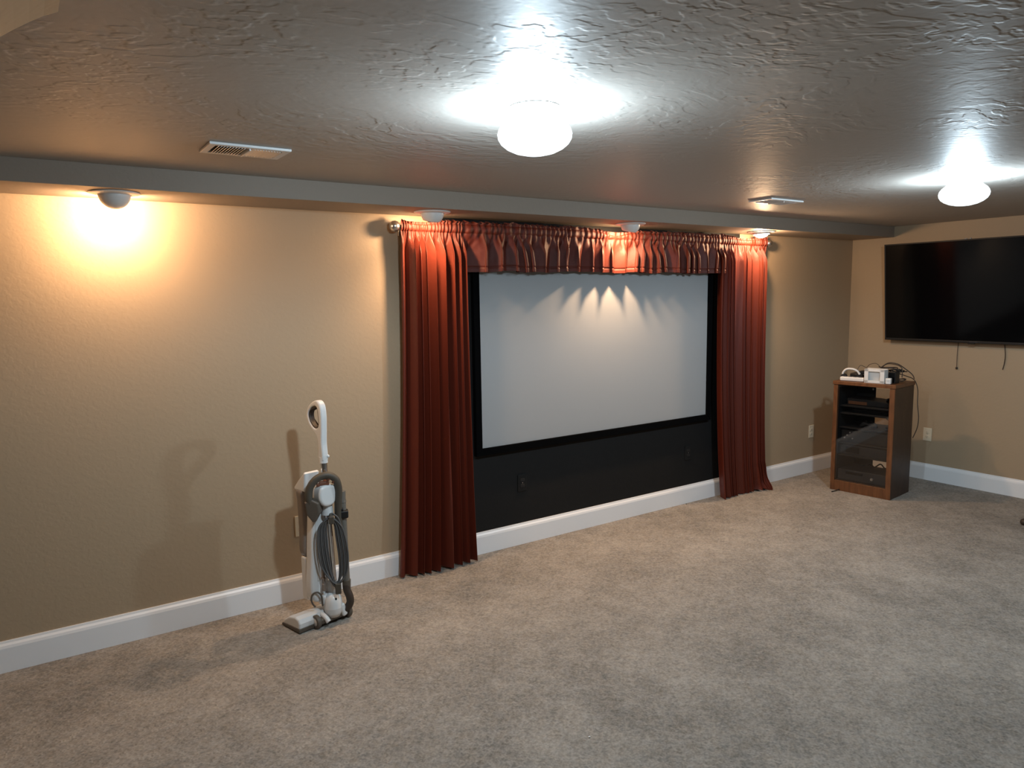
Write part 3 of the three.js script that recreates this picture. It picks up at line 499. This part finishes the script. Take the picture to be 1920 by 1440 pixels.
  // cord wound round two hooks
  for (let i = 0; i < 6; i++) {
    const s = (i - 2.5) / 2.5, w = 0.024 + 0.0085 * i, top = 0.574 - 0.002 * i, bot = 0.205 + 0.008 * (i % 3), zo = 0.050 + 0.006 * (i % 2) + 0.002 * i, cx = 0.058, lean = 0.012;
    part('power_cord', tube([[cx, top, zo], [cx - w * 0.8, top - 0.035, zo], [cx - w, 0.46, zo + 0.004 * s], [cx - w + 0.012, 0.32, zo], [cx - w * 0.45 + lean, bot + 0.03, zo], [cx + lean, bot, zo], [cx + w * 0.7 + lean, bot + 0.035, zo], [cx + w + 0.010, 0.34, zo], [cx + w, 0.46, zo - 0.003 * s], [cx + w * 0.7, top - 0.04, zo]], 0.0046, 120, 8, true), M.cord, t);
  }
  part('power_cord', tube([[0.07, 0.585, 0.060], [0.095, 0.560, 0.064], [0.112, 0.48, 0.062], [0.126, 0.39, 0.058], [0.134, 0.352, 0.054]], 0.0042, 50, 8), M.cord, t);
  part('cord_hook', [rbox(0.022, 0.030, 0.050, 0.008, 0.062, 0.566, 0.048), rbox(0.026, 0.040, 0.012, 0.005, 0.062, 0.556, 0.076)], M.hose, t); part('cord_hook', [rbox(0.024, 0.028, 0.050, 0.008, 0.076, 0.205, 0.046), rbox(0.030, 0.055, 0.012, 0.005, 0.080, 0.196, 0.074)], M.hose, t);
  part('crevice_tool', [own(rbox(0.014, 0.13, 0.018, 0.005, 0, 0, 0), 0.010, 0.275, 0.036), own(rbox(0.020, 0.012, 0.022, 0.004), 0.009, 0.246, 0.037), own(rbox(0.017, 0.04, 0.020, 0.006), 0.010, 0.200, 0.038)], M.cover, t, 'brown crevice tool');
  part('cable_loop', tube([[0.000, 0.10, 0.036], [-0.006, 0.160, 0.040], [-0.024, 0.178, 0.042], [-0.046, 0.170, 0.042], [-0.054, 0.145, 0.042], [-0.048, 0.120, 0.044], [-0.036, 0.104, 0.046]], 0.0045, 60, 8), M.greyBrown, t, 'thin brown cable loop');
  // motor housing, lower hose, base
  const mh = lathe([[0, 0.162], [0.018, 0.160], [0.034, 0.150], [0.043, 0.130], [0.046, 0.105], [0.0455, 0.092], [0.047, 0.090], [0.047, 0.084], [0.042, 0.060], [0.033, 0.038], [0.0, 0.032]].reverse(), 40); mh.translate(0.052, 0, 0.024); const mo = part('motor_housing', mh, M.whitePlastic, t);
  const mp = cyl(0.006, 0.006, 0.006, 0, 0, 0, 16); mp.rotateX(Math.PI / 2 - 0.35); mp.translate(0.066, 0.138, 0.059); part('screw_hole', mp, M.black, mo);
  part('pivot_arm', [own(rbox(0.036, 0.10, 0.05, 0.012, 0, 0, 0), 0.052, 0.175, 0.004), own(rbox(0.07, 0.06, 0.06, 0.016), 0.02, 0.125, 0.0)], M.whitePlastic, t);
  part('pivot_cover', own((() => { const g = rbox(0.03, 0.07, 0.045, 0.010); g.rotateZ(0.25); return g; })(), 0.095, 0.062, 0.012), M.whitePlastic, t);
  part('lower_hose', tube([[0.122, 0.185, 0.002], [0.124, 0.160, 0.006], [0.136, 0.125, 0.012], [0.138, 0.095, 0.014], [0.124, 0.068, 0.012], [0.100, 0.060, 0.008], [0.085, 0.060, 0.004]], 0.0195, 60, 18), M.darkBrown, t, 'dark brown lower hose');
  const ax = own(rbox(0.165, 0.030, 0.050, 0.010), 0.045, 0.034, 0.022); part('rear_axle', [ax, own(rbox(0.05, 0.024, 0.10, 0.008), 0.015, 0.034, -0.02)], M.greyBrown, t);
  const wheel = (x, z, r) => {
    const g = lathe([[r * 0.62, -0.011], [r * 0.9, -0.012], [r, -0.007], [r, 0.007], [r * 0.9, 0.012], [r * 0.62, 0.011]], 36); g.rotateZ(Math.PI / 2); const w = part('wheel', own(g, x, r + 0.0015, z), M.greyBrown, t);
    const hb = lathe([[0, -0.010], [r * 0.66, -0.010], [r * 0.66, 0.010], [0, 0.010]], 28); hb.rotateZ(Math.PI / 2); part('hub', own(hb, x, r + 0.0015, z), M.whitePlastic, w, 'white hub');
  };
  wheel(-0.034, 0.070, 0.034); wheel(0.124, -0.022, 0.032);
  // floor nozzle
  const nz = poly([[-0.072, 0.020], [0.078, 0.012], [0.084, 0.020], [0.066, 0.038], [0.020, 0.066], [-0.034, 0.076], [-0.066, 0.070], [-0.076, 0.050]]);
  const head = part('floor_nozzle', own(side(extrude(nz, 0.262, 0.009, 4)), -0.045, 0, -0.020), M.whitePlastic, t);
  part('nozzle_skirt', own(side(extrude(poly([[-0.076, 0.006], [0.084, 0.004], [0.089, 0.012], [0.080, 0.018], [-0.070, 0.027], [-0.078, 0.024]]), 0.268, 0.002, 1)), -0.045, 0, -0.020), M.greyBrown, t, 'brown bumper strip');
  part('badge', own((() => { const g = rbox(0.05, 0.002, 0.012, 0.0008); g.rotateX(0.5); g.translate(-0.03, 0.0605, -0.012); return g; })(), -0.045, 0, -0.020), std(0.45, 0.44, 0.42, 0.4), head);
  part('nozzle_arm', own((() => { const g = tube([[-0.055, 0.050, -0.01], [-0.060, 0.058, 0.03], [-0.058, 0.048, 0.062], [-0.054, 0.030, 0.078]], 0.013, 30, 12); g.scale(1.0, 1, 1); return g; })(), 0.030, 0, -0.016), M.whitePlastic, t);
}

// ---------------------------------------------------------------- small things on the carpet
{
  const f = thing('furniture_foot', 'dark brown rounded furniture foot on the carpet at the right edge of the photo', 'furniture foot', [-0.735, 0, 1.805]);
  part('foot', lathe([[0, 0.0015], [0.022, 0.0015], [0.030, 0.008], [0.034, 0.020], [0.031, 0.032], [0.020, 0.042], [0.0, 0.046]], 32), M.darkBrown, f);
  part('foot_pad', cyl(0.020, 0.020, 0.002, 0, 0.001, 0, 24), M.black, f);
  const p = thing('paper_scrap', 'tiny white scrap of paper lying on the open carpet', 'paper scrap', [-4.822, 0, 1.905]);
  part('scrap', (() => { const g = new THREE.IcosahedronGeometry(0.004, 1); g.scale(1.3, 0.5, 0.9); g.translate(0, 0.004, 0); return g; })(), M.white, p);
  const c = thing('lint_crumb', 'tiny dark crumb on the carpet beside the white baseboard below the screen', 'crumb', [-2.237, 0, 0.034]);
  part('crumb', (() => { const g = new THREE.IcosahedronGeometry(0.005, 1); g.scale(1.1, 0.7, 0.9); g.translate(0, 0.003, 0); return g; })(), M.greyBrown, c);
}

scene.traverse((o) => { if (o.isMesh) { o.castShadow = true; o.receiveShadow = true; } if (o.isLight) o.castShadow = true; });
camera.updateMatrixWorld();
renderer.render(scene, camera);
